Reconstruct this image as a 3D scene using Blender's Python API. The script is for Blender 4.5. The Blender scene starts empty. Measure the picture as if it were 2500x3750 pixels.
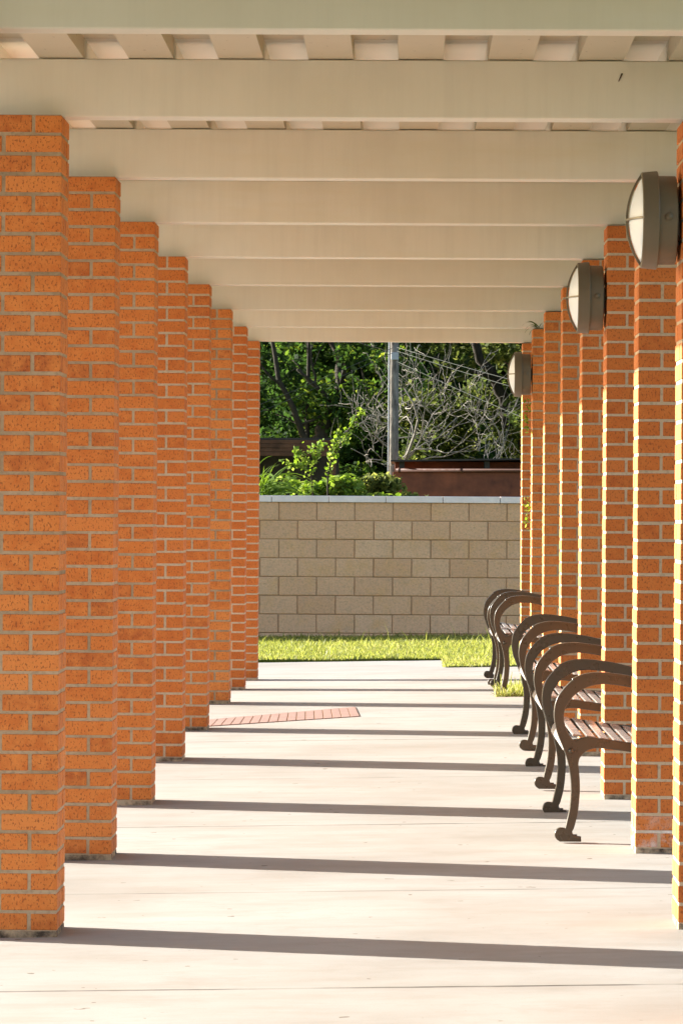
import bpy, bmesh, math, random
import numpy as np
from mathutils import Vector, Matrix

random.seed(7); RNG = np.random.default_rng(7)
S = bpy.context.scene
COL = S.collection

# ------------------------------------------------------------------ camera
CAM = Vector((1.20544, 0.0, 1.42023))
yaw, pitch, roll = 0.0160413, -0.0011656, 0.0060676
def cam_axes():
    r = Vector((math.cos(yaw), math.sin(yaw), 0)); f = Vector((-math.sin(yaw), math.cos(yaw), 0)); u = Vector((0, 0, 1))
    f2 = f*math.cos(pitch) + u*math.sin(pitch); u2 = u*math.cos(pitch) - f*math.sin(pitch)
    return r*math.cos(roll) + u2*math.sin(roll), u2*math.cos(roll) - r*math.sin(roll), f2
R_, U_, F_ = cam_axes()
cam = bpy.data.cameras.new('camera'); cam_ob = bpy.data.objects.new('camera', cam); COL.objects.link(cam_ob)
cam.sensor_fit = 'VERTICAL'; cam.sensor_height = 36.0; cam.lens = 14369.75/3750*36
cam.clip_start = 0.1; cam.clip_end = 3000
m = Matrix.Identity(4)
for i, a in enumerate((R_, U_, -F_)):
    for k in range(3): m[k][i] = a[k]
m.translation = CAM; cam_ob.matrix_world = m
S.camera = cam_ob
# ------------------------------------------------------------------ world, sun, exposure
SUN_EL = math.radians(19.0); SHADOW = 0.42          # shadows run to +x, a little towards the camera
hd = Vector((1, -SHADOW, 0)).normalized()
sun_dir = Vector((hd.x*math.cos(SUN_EL), hd.y*math.cos(SUN_EL), -math.sin(SUN_EL)))
W = bpy.data.worlds.new('World'); S.world = W; W.use_nodes = True
nt = W.node_tree; bg = nt.nodes['Background']
sky = nt.nodes.new('ShaderNodeTexSky'); sky.sky_type = 'NISHITA'; sky.sun_disc = False
sky.sun_elevation = SUN_EL; sky.sun_rotation = math.atan2(-hd.x, -hd.y)
nt.links.new(sky.outputs[0], bg.inputs[0]); sky.air_density = 1.0; sky.dust_density = 2.0; sky.ozone_density = 0.6; bg.inputs[1].default_value = 0.08
sl = bpy.data.lights.new('sun', 'SUN'); sl.energy = 5.0; sl.angle = math.radians(0.5); sl.color = (1.0, 0.955, 0.88)
so = bpy.data.objects.new('sun', sl); COL.objects.link(so)
so.rotation_euler = sun_dir.to_track_quat('-Z', 'Y').to_euler(); so.location = (-20, 30, 20)
S.view_settings.view_transform = 'Standard'; S.view_settings.look = 'None'
S.view_settings.exposure = 2.15; S.view_settings.gamma = 1.0

# ------------------------------------------------------------------ mesh helpers
class MB:
    def __init__(s): s.v = []; s.f = []; s.mi = []; s.t = []; s.sm = []; s.n = 0
    def add(s, verts, faces, mat=0, tint=0.5, smooth=False):
        o = s.n; s.v.extend([tuple(p) for p in verts]); s.n += len(verts)
        for f in faces: s.f.append(tuple(i+o for i in f)); s.mi.append(mat); s.sm.append(smooth)
        s.t.extend([tint]*len(verts))
    def box(s, a, b, ch=0.0, mat=0, tint=0.5):
        x0, y0, z0 = a; x1, y1, z1 = b
        if ch <= 0:
            v = [(x0,y0,z0),(x1,y0,z0),(x1,y1,z0),(x0,y1,z0),(x0,y0,z1),(x1,y0,z1),(x1,y1,z1),(x0,y1,z1)]
            s.add(v, [(0,3,2,1),(4,5,6,7),(0,1,5,4),(1,2,6,5),(2,3,7,6),(3,0,4,7)], mat, tint); return
        v = []; idx = {}
        X = (x0, x1); Y = (y0, y1); Z = (z0, z1)
        for i in (0,1):
            for j in (0,1):
                for k in (0,1):
                    sx, sy, sz = (1-2*i)*ch, (1-2*j)*ch, (1-2*k)*ch
                    idx[i,j,k,'x'] = len(v); v.append((X[i], Y[j]+sy, Z[k]+sz))
                    idx[i,j,k,'y'] = len(v); v.append((X[i]+sx, Y[j], Z[k]+sz))
                    idx[i,j,k,'z'] = len(v); v.append((X[i]+sx, Y[j]+sy, Z[k]))
        f = []
        for i in (0,1):
            q = [idx[i,0,0,'x'],idx[i,1,0,'x'],idx[i,1,1,'x'],idx[i,0,1,'x']]; f.append(q if i else q[::-1])
            q = [idx[0,i,0,'y'],idx[1,i,0,'y'],idx[1,i,1,'y'],idx[0,i,1,'y']]; f.append(q[::-1] if i else q)
            q = [idx[0,0,i,'z'],idx[1,0,i,'z'],idx[1,1,i,'z'],idx[0,1,i,'z']]; f.append(q if i else q[::-1])
        for i in (0,1):
            for j in (0,1):
                q = [idx[i,j,0,'x'],idx[i,j,0,'y'],idx[i,j,1,'y'],idx[i,j,1,'x']]; f.append(q if (i+j)%2 else q[::-1])
                q = [idx[i,0,j,'x'],idx[i,0,j,'z'],idx[i,1,j,'z'],idx[i,1,j,'x']]; f.append(q[::-1] if (i+j)%2 else q)
                q = [idx[0,i,j,'y'],idx[0,i,j,'z'],idx[1,i,j,'z'],idx[1,i,j,'y']]; f.append(q if (i+j)%2 else q[::-1])
                for k in (0,1):
                    q = [idx[i,j,k,'x'],idx[i,j,k,'y'],idx[i,j,k,'z']]; f.append(q if (i+j+k)%2 else q[::-1])
        s.add(v, f, mat, tint)
    def tube(s, pts, rad, n=8, mat=0, tint=0.5, cap=True):
        pts = [Vector(p) for p in pts]; v = []; f = []
        if not hasattr(rad, '__len__'): rad = [rad]*len(pts)
        up = None
        for i, p in enumerate(pts):
            d = (pts[min(i+1, len(pts)-1)] - pts[max(i-1, 0)]).normalized()
            if up is None: up = d.orthogonal().normalized()
            up = (up - d*up.dot(d)); up = up.normalized() if up.length > 1e-6 else d.orthogonal().normalized()
            w = d.cross(up)
            for k in range(n):
                a = 2*math.pi*k/n; v.append(p + (up*math.cos(a) + w*math.sin(a))*rad[i])
        for i in range(len(pts)-1):
            for k in range(n): f.append((i*n+k, i*n+(k+1)%n, (i+1)*n+(k+1)%n, (i+1)*n+k))
        if cap: f.append(tuple(range(n))[::-1]); f.append(tuple((len(pts)-1)*n+k for k in range(n)))
        s.add(v, f, mat, tint, True)
    def lathe_x(s, prof, n=48, mat=0, close=False):      # prof: (x, r) about the x axis
        v = []; f = []
        for x, r in prof:
            for k in range(n):
                a = 2*math.pi*k/n; v.append((x, r*math.cos(a), r*math.sin(a)))
        if not close:                                   # crisp edges between the turned bands
            pr2 = [p for a, b in zip(prof[:-1], prof[1:]) for p in (a, b)]; v = [(x, r*math.cos(2*math.pi*k/n), r*math.sin(2*math.pi*k/n)) for x, r in pr2 for k in range(n)]
            for i in range(0, len(pr2), 2):
                for k in range(n): f.append((i*n+k, i*n+(k+1)%n, (i+1)*n+(k+1)%n, (i+1)*n+k))
            s.add(v, f, mat, 0.5, True); return
        for i in range(len(prof)-1):
            for k in range(n): f.append((i*n+k, i*n+(k+1)%n, (i+1)*n+(k+1)%n, (i+1)*n+k))
        f.append(tuple(range(n))); f.append(tuple((len(prof)-1)*n+k for k in range(n))[::-1])
        s.add(v, f, mat, 0.5, True)
    def ribbon(s, pts, wdir, w, th, mat=0, tint=0.5):   # strip following pts, w wide along wdir, th thick
        pts = [Vector(p) for p in pts]; wd = Vector(wdir); v = []; f = []
        for i, p in enumerate(pts):
            d = (pts[min(i+1, len(pts)-1)] - pts[max(i-1, 0)]).normalized(); nn = d.cross(wd).normalized()
            for a, b in ((-1,-1),(1,-1),(1,1),(-1,1)): v.append(p + wd*(w/2*a) + nn*(th/2*b))
        for i in range(len(pts)-1):
            for k in range(4): f.append((i*4+k, i*4+(k+1)%4, i*4+4+(k+1)%4, i*4+4+k))
        f.append((0,1,2,3)); e = (len(pts)-1)*4; f.append((e+3,e+2,e+1,e))
        s.add(v, f, mat, tint)
    def build(s, name, mats, parent=None, loc=(0,0,0), fix=True):
        me = bpy.data.meshes.new(name); me.from_pydata(s.v, [], s.f); 
        for mt in (mats if isinstance(mats, (list, tuple)) else [mats]): me.materials.append(mt)
        me.polygons.foreach_set('material_index', s.mi); me.polygons.foreach_set('use_smooth', s.sm)
        at = me.attributes.new('tint', 'FLOAT', 'POINT'); at.data.foreach_set('value', np.array(s.t, dtype=np.float32))
        if fix:
            bm = bmesh.new(); bm.from_mesh(me); bmesh.ops.recalc_face_normals(bm, faces=bm.faces); bm.to_mesh(me); bm.free()
        me.update()
        o = bpy.data.objects.new(name, me); COL.objects.link(o); o.location = loc
        if parent: o.parent = parent
        return o
def np_mesh(name, V, Fq, mat, tint=None, parent=None, smooth=False):
    me = bpy.data.meshes.new(name); nv = len(V); nf, k = Fq.shape
    me.vertices.add(nv); me.vertices.foreach_set('co', V.astype(np.float32).ravel())
    me.loops.add(nf*k); me.loops.foreach_set('vertex_index', Fq.astype(np.int32).ravel())
    me.polygons.add(nf); me.polygons.foreach_set('loop_start', np.arange(0, nf*k, k, dtype=np.int32))
    me.polygons.foreach_set('loop_total', np.full(nf, k, dtype=np.int32))
    me.polygons.foreach_set('use_smooth', np.full(nf, smooth))
    if tint is not None:
        at = me.attributes.new('tint', 'FLOAT', 'POINT'); at.data.foreach_set('value', tint.astype(np.float32))
    me.materials.append(mat); me.update(); me.validate()
    o = bpy.data.objects.new(name, me); COL.objects.link(o)
    if parent: o.parent = parent
    return o
def empty(name, loc=(0,0,0), rz=0.0):
    o = bpy.data.objects.new(name, None); COL.objects.link(o); o.location = loc; o.rotation_euler = (0,0,rz); o.empty_display_size = .1
    return o
def tag(o, label=None, cat=None, group=None, kind=None):
    if label: o['label'] = label
    if cat: o['category'] = cat
    if group: o['group'] = group
    if kind: o['kind'] = kind
    return o
def copy_tree(o, parent=None):
    c = o.copy(); COL.objects.link(c); c.parent = parent
    for ch in list(o.children): copy_tree(ch, c)
    return c

# ------------------------------------------------------------------ materials
class NT:
    def __init__(s, name):
        s.m = bpy.data.materials.new(name); s.m.use_nodes = True; s.t = s.m.node_tree
        s.b = s.t.nodes['Principled BSDF']; s.out = s.t.nodes['Material Output']
    def n(s, kind, **kw):
        nd = s.t.nodes.new(kind)
        for k, v in kw.items():
            if k.startswith('i_'): nd.inputs[k[2:].replace('_', ' ')].default_value = v
            else: setattr(nd, k, v)
        return nd
    def l(s, a, b): s.t.links.new(a, b)
    def coords(s, scale=(1,1,1), rnd=False):
        tc = s.n('ShaderNodeTexCoord'); mp = s.n('ShaderNodeMapping'); s.l(tc.outputs['Object'], mp.inputs['Vector']); mp.inputs['Scale'].default_value = scale
        if rnd:
            oi = s.n('ShaderNodeObjectInfo'); cx = s.n('ShaderNodeCombineXYZ'); mu = s.n('ShaderNodeMath', operation='MULTIPLY'); mu.inputs[1].default_value = 37.0
            s.l(oi.outputs['Random'], mu.inputs[0]); s.l(mu.outputs[0], cx.inputs[0]); s.l(mu.outputs[0], cx.inputs[2]); s.l(cx.outputs[0], mp.inputs['Location'])
        return mp.outputs[0]
    def noise(s, vec, scale, detail=4, rough=.55):
        nd = s.n('ShaderNodeTexNoise'); nd.inputs['Scale'].default_value = scale; nd.inputs['Detail'].default_value = detail; nd.inputs['Roughness'].default_value = rough
        s.l(vec, nd.inputs['Vector']); return nd.outputs['Fac']
    def ramp(s, fac, stops):
        r = s.n('ShaderNodeValToRGB'); e = r.color_ramp.elements
        while len(e) < len(stops): e.new(.5)
        for el, (p, c) in zip(e, stops): el.position = p; el.color = (*c, 1) if len(c) == 3 else c
        s.l(fac, r.inputs[0]); return r.outputs[0]
    def gray(s, fac, p0, p1, a=0., b=1.):
        r = s.n('ShaderNodeMapRange'); r.inputs[1].default_value = p0; r.inputs[2].default_value = p1; r.inputs[3].default_value = a; r.inputs[4].default_value = b
        s.l(fac, r.inputs[0]); return r.outputs[0]
    def mix(s, fac, a, b, mode='MIX'):
        x = s.n('ShaderNodeMix', data_type='RGBA', blend_type=mode)
        for v, i in ((fac, 0), (a, 6), (b, 7)):
            if hasattr(v, 'links'): s.l(v, x.inputs[i])
            else: x.inputs[i].default_value = v if i == 0 else (*v, 1)
        return x.outputs[2]
    def attr(s, name): a = s.n('ShaderNodeAttribute', attribute_name=name); return a.outputs['Fac']
    def bump(s, h, strength=.3, dist=.01):
        b = s.n('ShaderNodeBump'); b.inputs['Strength'].default_value = strength; b.inputs['Distance'].default_value = dist
        s.l(h, b.inputs['Height']); s.l(b.outputs[0], s.b.inputs['Normal'])
    def color(s, c):
        if hasattr(c, 'links'): s.l(c, s.b.inputs['Base Color'])
        else: s.b.inputs['Base Color'].default_value = (*c, 1)
    def rough(s, r, spec=None):
        if hasattr(r, 'links'): s.l(r, s.b.inputs['Roughness'])
        else: s.b.inputs['Roughness'].default_value = r
        if spec is not None: s.b.inputs['Specular IOR Level'].default_value = spec

def mat_brick():
    t = NT('brick'); v = t.coords(rnd=True)
    base = t.ramp(t.attr('tint'), [(0, (.40,.106,.024)), (.25, (.53,.152,.030)), (.7, (.61,.188,.037)), (1, (.67,.240,.062))])
    base = t.mix(t.gray(t.noise(v, 22, 5), .35, .75), base, (.70,.26,.060), 'MIX')
    oi = t.n('ShaderNodeObjectInfo'); base = t.mix(t.gray(oi.outputs['Random'], 0, 1, 0, .6), base, (.46,.112,.018))
    vs = t.coords((1,1,.62), rnd=True)
    sp = t.gray(t.noise(vs, 135, 2, .6), .56, .64, 0, .7)
    base = t.mix(sp, base, (.17,.042,.014))
    base = t.mix(t.gray(t.noise(v, 210, 2), .69, .73, 0, .5), base, (.75,.42,.22))
    ef = t.gray(t.noise(v, 2.2, 5, .65), .68, .82, 0, .45)                # pale salt bloom in patches
    base = t.mix(ef, base, (.55,.36,.27))
    sa = t.n('ShaderNodeMath', operation='MULTIPLY'); t.l(t.gray(t.attr('tint'), 1.05, 1.5), sa.inputs[0]); t.l(t.gray(t.noise(v, 14, 5, .7), .45, .7), sa.inputs[1]); base = t.mix(sa.outputs[0], base, (.62,.55,.52))
    t.color(base); t.rough(.75, .35); t.bump(t.noise(vs, 120, 3), .5, .004); return t.m
def mat_mortar():
    t = NT('mortar'); v = t.coords(rnd=True)
    c = t.ramp(t.noise(v, 3.0, 6, .7), [(.3, (.25,.18,.10)), (.52, (.42,.33,.215)), (.8, (.56,.46,.33))])
    oi = t.n('ShaderNodeObjectInfo'); c = t.mix(t.gray(oi.outputs['Random'], 0, 1, 0, .75), c, (.62,.51,.37))
    c = t.mix(t.gray(t.noise(v, 60, 3), .5, .7, 0, .4), c, (.2,.16,.11))
    gr = t.n('ShaderNodeMath', operation='MULTIPLY'); t.l(t.gray(t.attr('tint'), .5, 0), gr.inputs[0]); t.l(t.gray(t.noise(v, 7, 5, .7), .44, .62), gr.inputs[1]); c = t.mix(gr.outputs[0], c, (.07,.055,.042))
    sa = t.n('ShaderNodeMath', operation='MULTIPLY'); t.l(t.gray(t.attr('tint'), 1.05, 2), sa.inputs[0]); t.l(t.gray(t.noise(v, 9, 5, .7), .35, .6), sa.inputs[1]); c = t.mix(sa.outputs[0], c, (.72,.68,.65))
    t.color(c); t.rough(.95, .2); t.bump(t.noise(v, 150, 3), .4, .004); return t.m
def mat_paint(name, c0, c1, c2, streak=.45, dots=0.0):
    t = NT(name); v = t.coords((1,1,1)); 
    c = t.ramp(t.noise(v, 1.3, 6, .6), [(.3, c0), (.5, c1), (.75, c2)])
    st = t.noise(t.coords((7, 1, .4)), 2.2, 6, .7)
    c = t.mix(t.gray(st, .45, .75, 0, streak), c, tuple(x*.84 for x in c1))
    c = t.mix(t.gray(t.noise(t.coords((.7,1,5)), 1.2, 4, .6), .55, .75, 0, streak), c, (c1[0]*.9, c1[1]*.86, c1[2]*.72))
    if dots: c = t.mix(t.gray(t.noise(t.coords((1,.45,1)), 38, 3, .6), .66, .72, 0, dots), c, (.16,.12,.07))
    oi = t.n('ShaderNodeObjectInfo'); c = t.mix(t.gray(oi.outputs['Random'], 0, 1, 0, .6), c, (c1[0]*.80, c1[1]*.74, c1[2]*.66))
    t.color(c); t.rough(.6, .3); t.bump(t.noise(v, 60, 4), .08, .003); return t.m
JOINTS = ((12.29, 1.0), (15.03, .5), (17.70, .9), (20.25, .4), (23.05, .8), (26.0, .6), (26.82, .6), (30.9, .5), (33.6, .6), (9.5, 1.0), (6.7, 1.0), (3.9, 1.0))
def mat_concrete():
    t = NT('concrete'); v = t.coords()
    c = t.ramp(t.noise(v, .55, 7, .62), [(.3, (.225,.205,.176)), (.5, (.285,.270,.244)), (.72, (.325,.315,.292))])
    c = t.mix(t.gray(t.noise(t.coords((1, 3.2, 1)), 1.7, 6, .65), .45, .8, 0, .65), c, (.225,.192,.158))
    c = t.mix(t.gray(t.noise(t.coords((.6,1,1)), 2.6, 7, .72), .53, .68, 0, .35), c, (.20,.172,.14))
    c = t.mix(t.gray(t.noise(v, 9, 6, .7), .55, .8, 0, .45), c, (.24,.205,.165))
    c = t.mix(t.gray(t.noise(v, 160, 2), .6, .75, 0, .35), c, (.18,.155,.125))
    c = t.mix(t.gray(t.noise(v, 13, 2, .5), .735, .75, 0, .8), c, (.10,.075,.05))
    sx = t.n('ShaderNodeSeparateXYZ'); t.l(v, sx.inputs[0])
    wob = t.gray(t.noise(t.coords((1, 0, 0)), 2.3, 5, .6), 0, 1, -.014, .014)
    y = t.n('ShaderNodeMath', operation='ADD'); t.l(sx.outputs[1], y.inputs[0]); t.l(wob, y.inputs[1])
    brk = t.gray(t.noise(t.coords((1, .2, 1)), 2.0, 4, .6), .35, .6, .25, 1.0)
    for jy, st in JOINTS:
        d = t.n('ShaderNodeMath', operation='SUBTRACT'); t.l(y.outputs[0], d.inputs[0]); d.inputs[1].default_value = jy
        a = t.n('ShaderNodeMath', operation='ABSOLUTE'); t.l(d.outputs[0], a.inputs[0])
        mk = t.gray(a.outputs[0], .008, .020, st, 0)
        mm = t.n('ShaderNodeMath', operation='MULTIPLY'); t.l(mk, mm.inputs[0]); t.l(brk, mm.inputs[1])
        c = t.mix(mm.outputs[0], c, (.05,.04,.03))
    t.color(c); t.rough(.85, .25); t.bump(t.noise(v, 90, 4), .15, .004); return t.m
def mat_metal(name, c, r, var=.25):
    t = NT(name); v = t.coords(rnd=True)
    cc = t.mix(t.gray(t.noise(v, 8, 5), .4, .75, 0, var), c, tuple(min(1, x*1.5) for x in c))
    t.color(cc); t.rough(t.gray(t.noise(v, 20, 4), .3, .7, r*.8, r*1.25), .5); t.bump(t.noise(v, 300, 2), .05, .001); return t.m
def mat_block():
    t = NT('split_face_block'); v = t.coords()
    c = t.ramp(t.attr('tint'), [(0, (.70,.415,.24)), (.5, (.75,.46,.275)), (1, (.78,.50,.31))])
    c = t.mix(t.gray(t.noise(v, 3.5, 5, .6), .5, .72, 0, .6), c, (.72,.42,.18))
    c = t.mix(t.gray(t.noise(v, 5.5, 4, .6), .54, .72, 0, .5), c, (.56,.37,.25))
    c = t.mix(t.gray(t.noise(v, 42, 4, .7), .45, .7, 0, .4), c, (.30,.21,.13))
    t.color(c); t.rough(.95, .2); t.bump(t.noise(t.coords((1,1,1.3)), 26, 6, .7), .7, .02); return t.m
def mat_plain(name, c, r=.8, var=.3, sc=6, bump=.2, c2=None):
    t = NT(name); v = t.coords(rnd=True)
    cc = t.mix(t.gray(t.noise(v, sc, 6, .65), .35, .7, 0, 1), c, c2 or tuple(x*(1-var) for x in c))
    t.color(cc); t.rough(r, .3); t.bump(t.noise(v, sc*8, 4), bump, .01); return t.m
def mat_leaf(name, stops, trans=.5, r=.75):
    t = NT(name); c = t.ramp(t.attr('tint'), stops)
    t.color(c); t.rough(r, .12)
    tr = t.n('ShaderNodeBsdfTranslucent'); mx = t.n('ShaderNodeMixShader'); mx.inputs[0].default_value = trans
    hs = t.n('ShaderNodeHueSaturation'); hs.inputs['Hue'].default_value = .485; hs.inputs['Saturation'].default_value = 1.15; hs.inputs['Value'].default_value = 1.5
    t.l(c, hs.inputs['Color']); t.l(hs.outputs[0], tr.inputs['Color'])
    t.l(t.b.outputs[0], mx.inputs[1]); t.l(tr.outputs[0], mx.inputs[2]); t.l(mx.outputs[0], t.out.inputs['Surface']); return t.m
def mat_bark(name, c0, c1):
    t = NT(name); v = t.coords((1,1,.25)); t.color(t.ramp(t.noise(v, 14, 6, .7), [(.3, c0), (.7, c1)])); t.rough(.95, .2); t.bump(t.noise(v, 30, 5), .6, .02); return t.m
def mat_ground():
    t = NT('grass_ground'); v = t.coords()
    c = t.ramp(t.noise(v, 1.2, 7, .65), [(.3, (.045,.06,.012)), (.5, (.075,.105,.018)), (.72, (.15,.13,.05))])
    t.color(c); t.rough(.95, .1); t.bump(t.noise(v, 40, 5), .6, .03); return t.m

BRICK = mat_brick(); MORTAR = mat_mortar()
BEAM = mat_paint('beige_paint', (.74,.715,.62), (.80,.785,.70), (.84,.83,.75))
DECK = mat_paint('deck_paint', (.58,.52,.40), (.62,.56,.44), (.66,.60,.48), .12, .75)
DECK_PALE = mat_paint('deck_pale_tone', (.74,.70,.60), (.78,.74,.64), (.82,.78,.68), .08)  # paler tone for the deck stretch over each beam
CONC = mat_concrete(); BENCH = mat_metal('bronze_powder_coat', (.050,.043,.029), .30, .08)
SEAT = mat_metal('bronze_gloss_slat', (.34,.31,.29), .24, .06)
LAMPM = mat_metal('lamp_bronze', (.135,.112,.072), .45, .08)
BLOCK = mat_block(); CAPM = mat_plain('cap_stone', (.90,.80,.76), .85, .18, 5)
BJOINT = mat_plain('block_joint', (.48,.31,.18), .95, .3)
GROUND = mat_ground()
RUST = mat_plain('rust_brown_wall', (.27,.085,.042), .8, .55, 2.2, .2, (.10,.035,.022))
RUSTP = mat_metal('rust_pipe', (.09,.032,.018), .7)
DARKM = mat_plain('dark_roof_metal', (.035,.03,.027), .5, .5, 4)
TIMB = mat_plain('old_timber', (.13,.062,.036), .95, .6, 5, .5)
POLEM = mat_bark('pole_wood', (.045,.04,.036), (.33,.30,.265))
CONDUIT = mat_plain('conduit_grey', (.42,.45,.50), .5, .2)
WIRE = mat_plain('wire_grey', (.05,.058,.045), .8, .2)
PAVER = mat_plain('pink_paver', (.275,.17,.14), .9, .2, 9)
BARK = mat_bark('dark_bark', (.016,.014,.011), (.055,.045,.034))
PALE = mat_bark('bleached_bark', (.11,.10,.085), (.30,.275,.235))
LEAF_D = mat_leaf('dark_leaf', [(0, (.016,.036,.012)), (.5, (.034,.070,.018)), (.8, (.085,.135,.026)), (1, (.20,.25,.05))], .55)
LEAF_M = mat_leaf('mid_leaf', [(0, (.026,.042,.014)), (.5, (.066,.090,.026)), (1, (.20,.22,.07))], .55)
LEAF_B = mat_leaf('bright_leaf', [(0, (.065,.12,.022)), (.5, (.125,.205,.036)), (1, (.24,.31,.085))], .5)
BLADE = mat_leaf('grass_blade', [(0, (.115,.13,.035)), (.4, (.195,.23,.058)), (.75, (.29,.30,.10)), (1, (.44,.38,.20))], .5, .45)
tl = NT('lamp_lens'); tl.color((.76,.84,.93)); tl.rough(.4, .3); LENS = tl.m
LEAFDRY = mat_plain('dry_leaf', (.09,.05,.02), .9)

# ------------------------------------------------------------------ ground levels
PY = [11.16, 13.71, 16.26, 18.83, 21.435, 24.11, 27.129, 29.733, 32.303]     # front faces of the columns
PZ = [-.115, -.0883, -.0465, -.0139, .0287, .0439, .0568, .0306, -.0113]
def fz(x, y):
    z = np.interp(y, [0, 8] + [p+.15 for p in PY] + [36.5, 43], [-.14, -.13] + PZ + [-.022, -.022])
    return z + .0192*np.clip(x, -1.0, 3.0)
def gz(x, y):
    t = np.clip((np.asarray(y)-24)/10., 0, 1); t = t*t*(3-2*t)
    return -.20 + .10*t + .012*np.clip(x, -1, 3)*t
def lz(x, y): return .004 + .014*np.clip(np.asarray(x)*1.0, -1, 3) + .004*np.sin(np.asarray(x)*5+np.asarray(y)*3)
CW, CD, H, XR = .406, .305, 2.79, 2.168

def grid(mb, xs, ys, zf, mat=0):
    v = [(x, y, float(zf(x, y))) for y in ys for x in xs]; nx = len(xs)
    f = [(j*nx+i, j*nx+i+1, (j+1)*nx+i+1, (j+1)*nx+i) for j in range(len(ys)-1) for i in range(nx-1)]
    mb.add(v, f, mat, .5, True)
# pavement with a real edge
mb = MB(); XL, XE, YS, YE = -9.0, 2.82, -14.0, 34.62  # left side widened out of view, added to bounce sunlight onto the beams
grid(mb, np.linspace(XL, XE, 40), np.linspace(YS, YE, 190), fz)
grid(mb, np.linspace(XL, 1.58, 36), np.linspace(YE, 36.42, 8), fz)
def skirt(pts):
    for a, b in zip(pts[:-1], pts[1:]):
        n = 40
        for k in range(n):
            p = [a[i]+(b[i]-a[i])*k/n for i in (0,1)]; q = [a[i]+(b[i]-a[i])*(k+1)/n for i in (0,1)]
            zp, zq = float(fz(*p)), float(fz(*q))
            mb.add([(p[0],p[1],zp),(q[0],q[1],zq),(q[0],q[1],zq-.3),(p[0],p[1],zp-.3)], [(0,1,2,3)])
skirt([(XL,YS),(XE,YS),(XE,YE),(1.58,YE),(1.58,36.42),(XL,36.42),(XL,YS)])
tag(mb.build('pavement', CONC, fix=False), kind='structure')
# ground sheet to the horizon
mb = MB(); ax = np.concatenate([np.linspace(-600,-30,12), np.linspace(-25,30,56), np.linspace(40,600,12)])
ay = np.concatenate([np.linspace(-500,-20,10), np.linspace(-15,60,76), np.linspace(80,900,14)])
grid(mb, ax, ay, gz); tag(mb.build('ground', GROUND, fix=False), kind='structure')
mb = MB()
grid(mb, np.linspace(-14, 1.6, 60), np.linspace(36.43, 42.52, 24), lz); grid(mb, np.linspace(1.6, 14, 48), np.linspace(34.63, 42.52, 30), lz)
LP = [(-14,36.43),(1.6,36.43),(1.6,34.63),(14,34.63),(14,42.52),(-14,42.52),(-14,36.43)]
for a, b in zip(LP[:-1], LP[1:]):
    for k in range(40):
        p = [a[i]+(b[i]-a[i])*k/40 for i in (0,1)]; q = [a[i]+(b[i]-a[i])*(k+1)/40 for i in (0,1)]; zp, zq = float(lz(*p)), float(lz(*q))
        mb.add([(p[0],p[1],zp),(q[0],q[1],zq),(q[0],q[1],-.25),(p[0],p[1],-.25)], [(0,1,2,3)])
tag(mb.build('lawn', GROUND, fix=False), kind='structure')
# brick paver strip let into the pavement
root = MB(); A0, A1 = Vector((-.05,24.48)), Vector((.924,25.40)); B0, B1 = Vector((-.04,25.22)), Vector((.882,26.5)); nb = 17
for k in range(nb):
    t0, t1 = (k+.06)/nb, (k+.94)/nb
    q = [A0.lerp(A1,t0), A0.lerp(A1,t1), B0.lerp(B1,t1), B0.lerp(B1,t0)]
    v = [(p.x,p.y,float(fz(p.x,p.y))+h) for h in (-.02,.005) for p in q]
    root.add(v, [(4,5,6,7),(0,1,5,4),(1,2,6,5),(2,3,7,6),(3,0,4,7)], 0, random.random())
q = [A0,A1,B1,B0]; v = [(p.x,p.y,float(fz(p.x,p.y))+h) for h in (-.02,.0025) for p in q]; root.add(v, [(4,5,6,7)], 1)
tag(root.build('paver_strip', [PAVER, BJOINT]), 'diagonal strip of pink brick pavers set into the pale walkway', 'paving')

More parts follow.
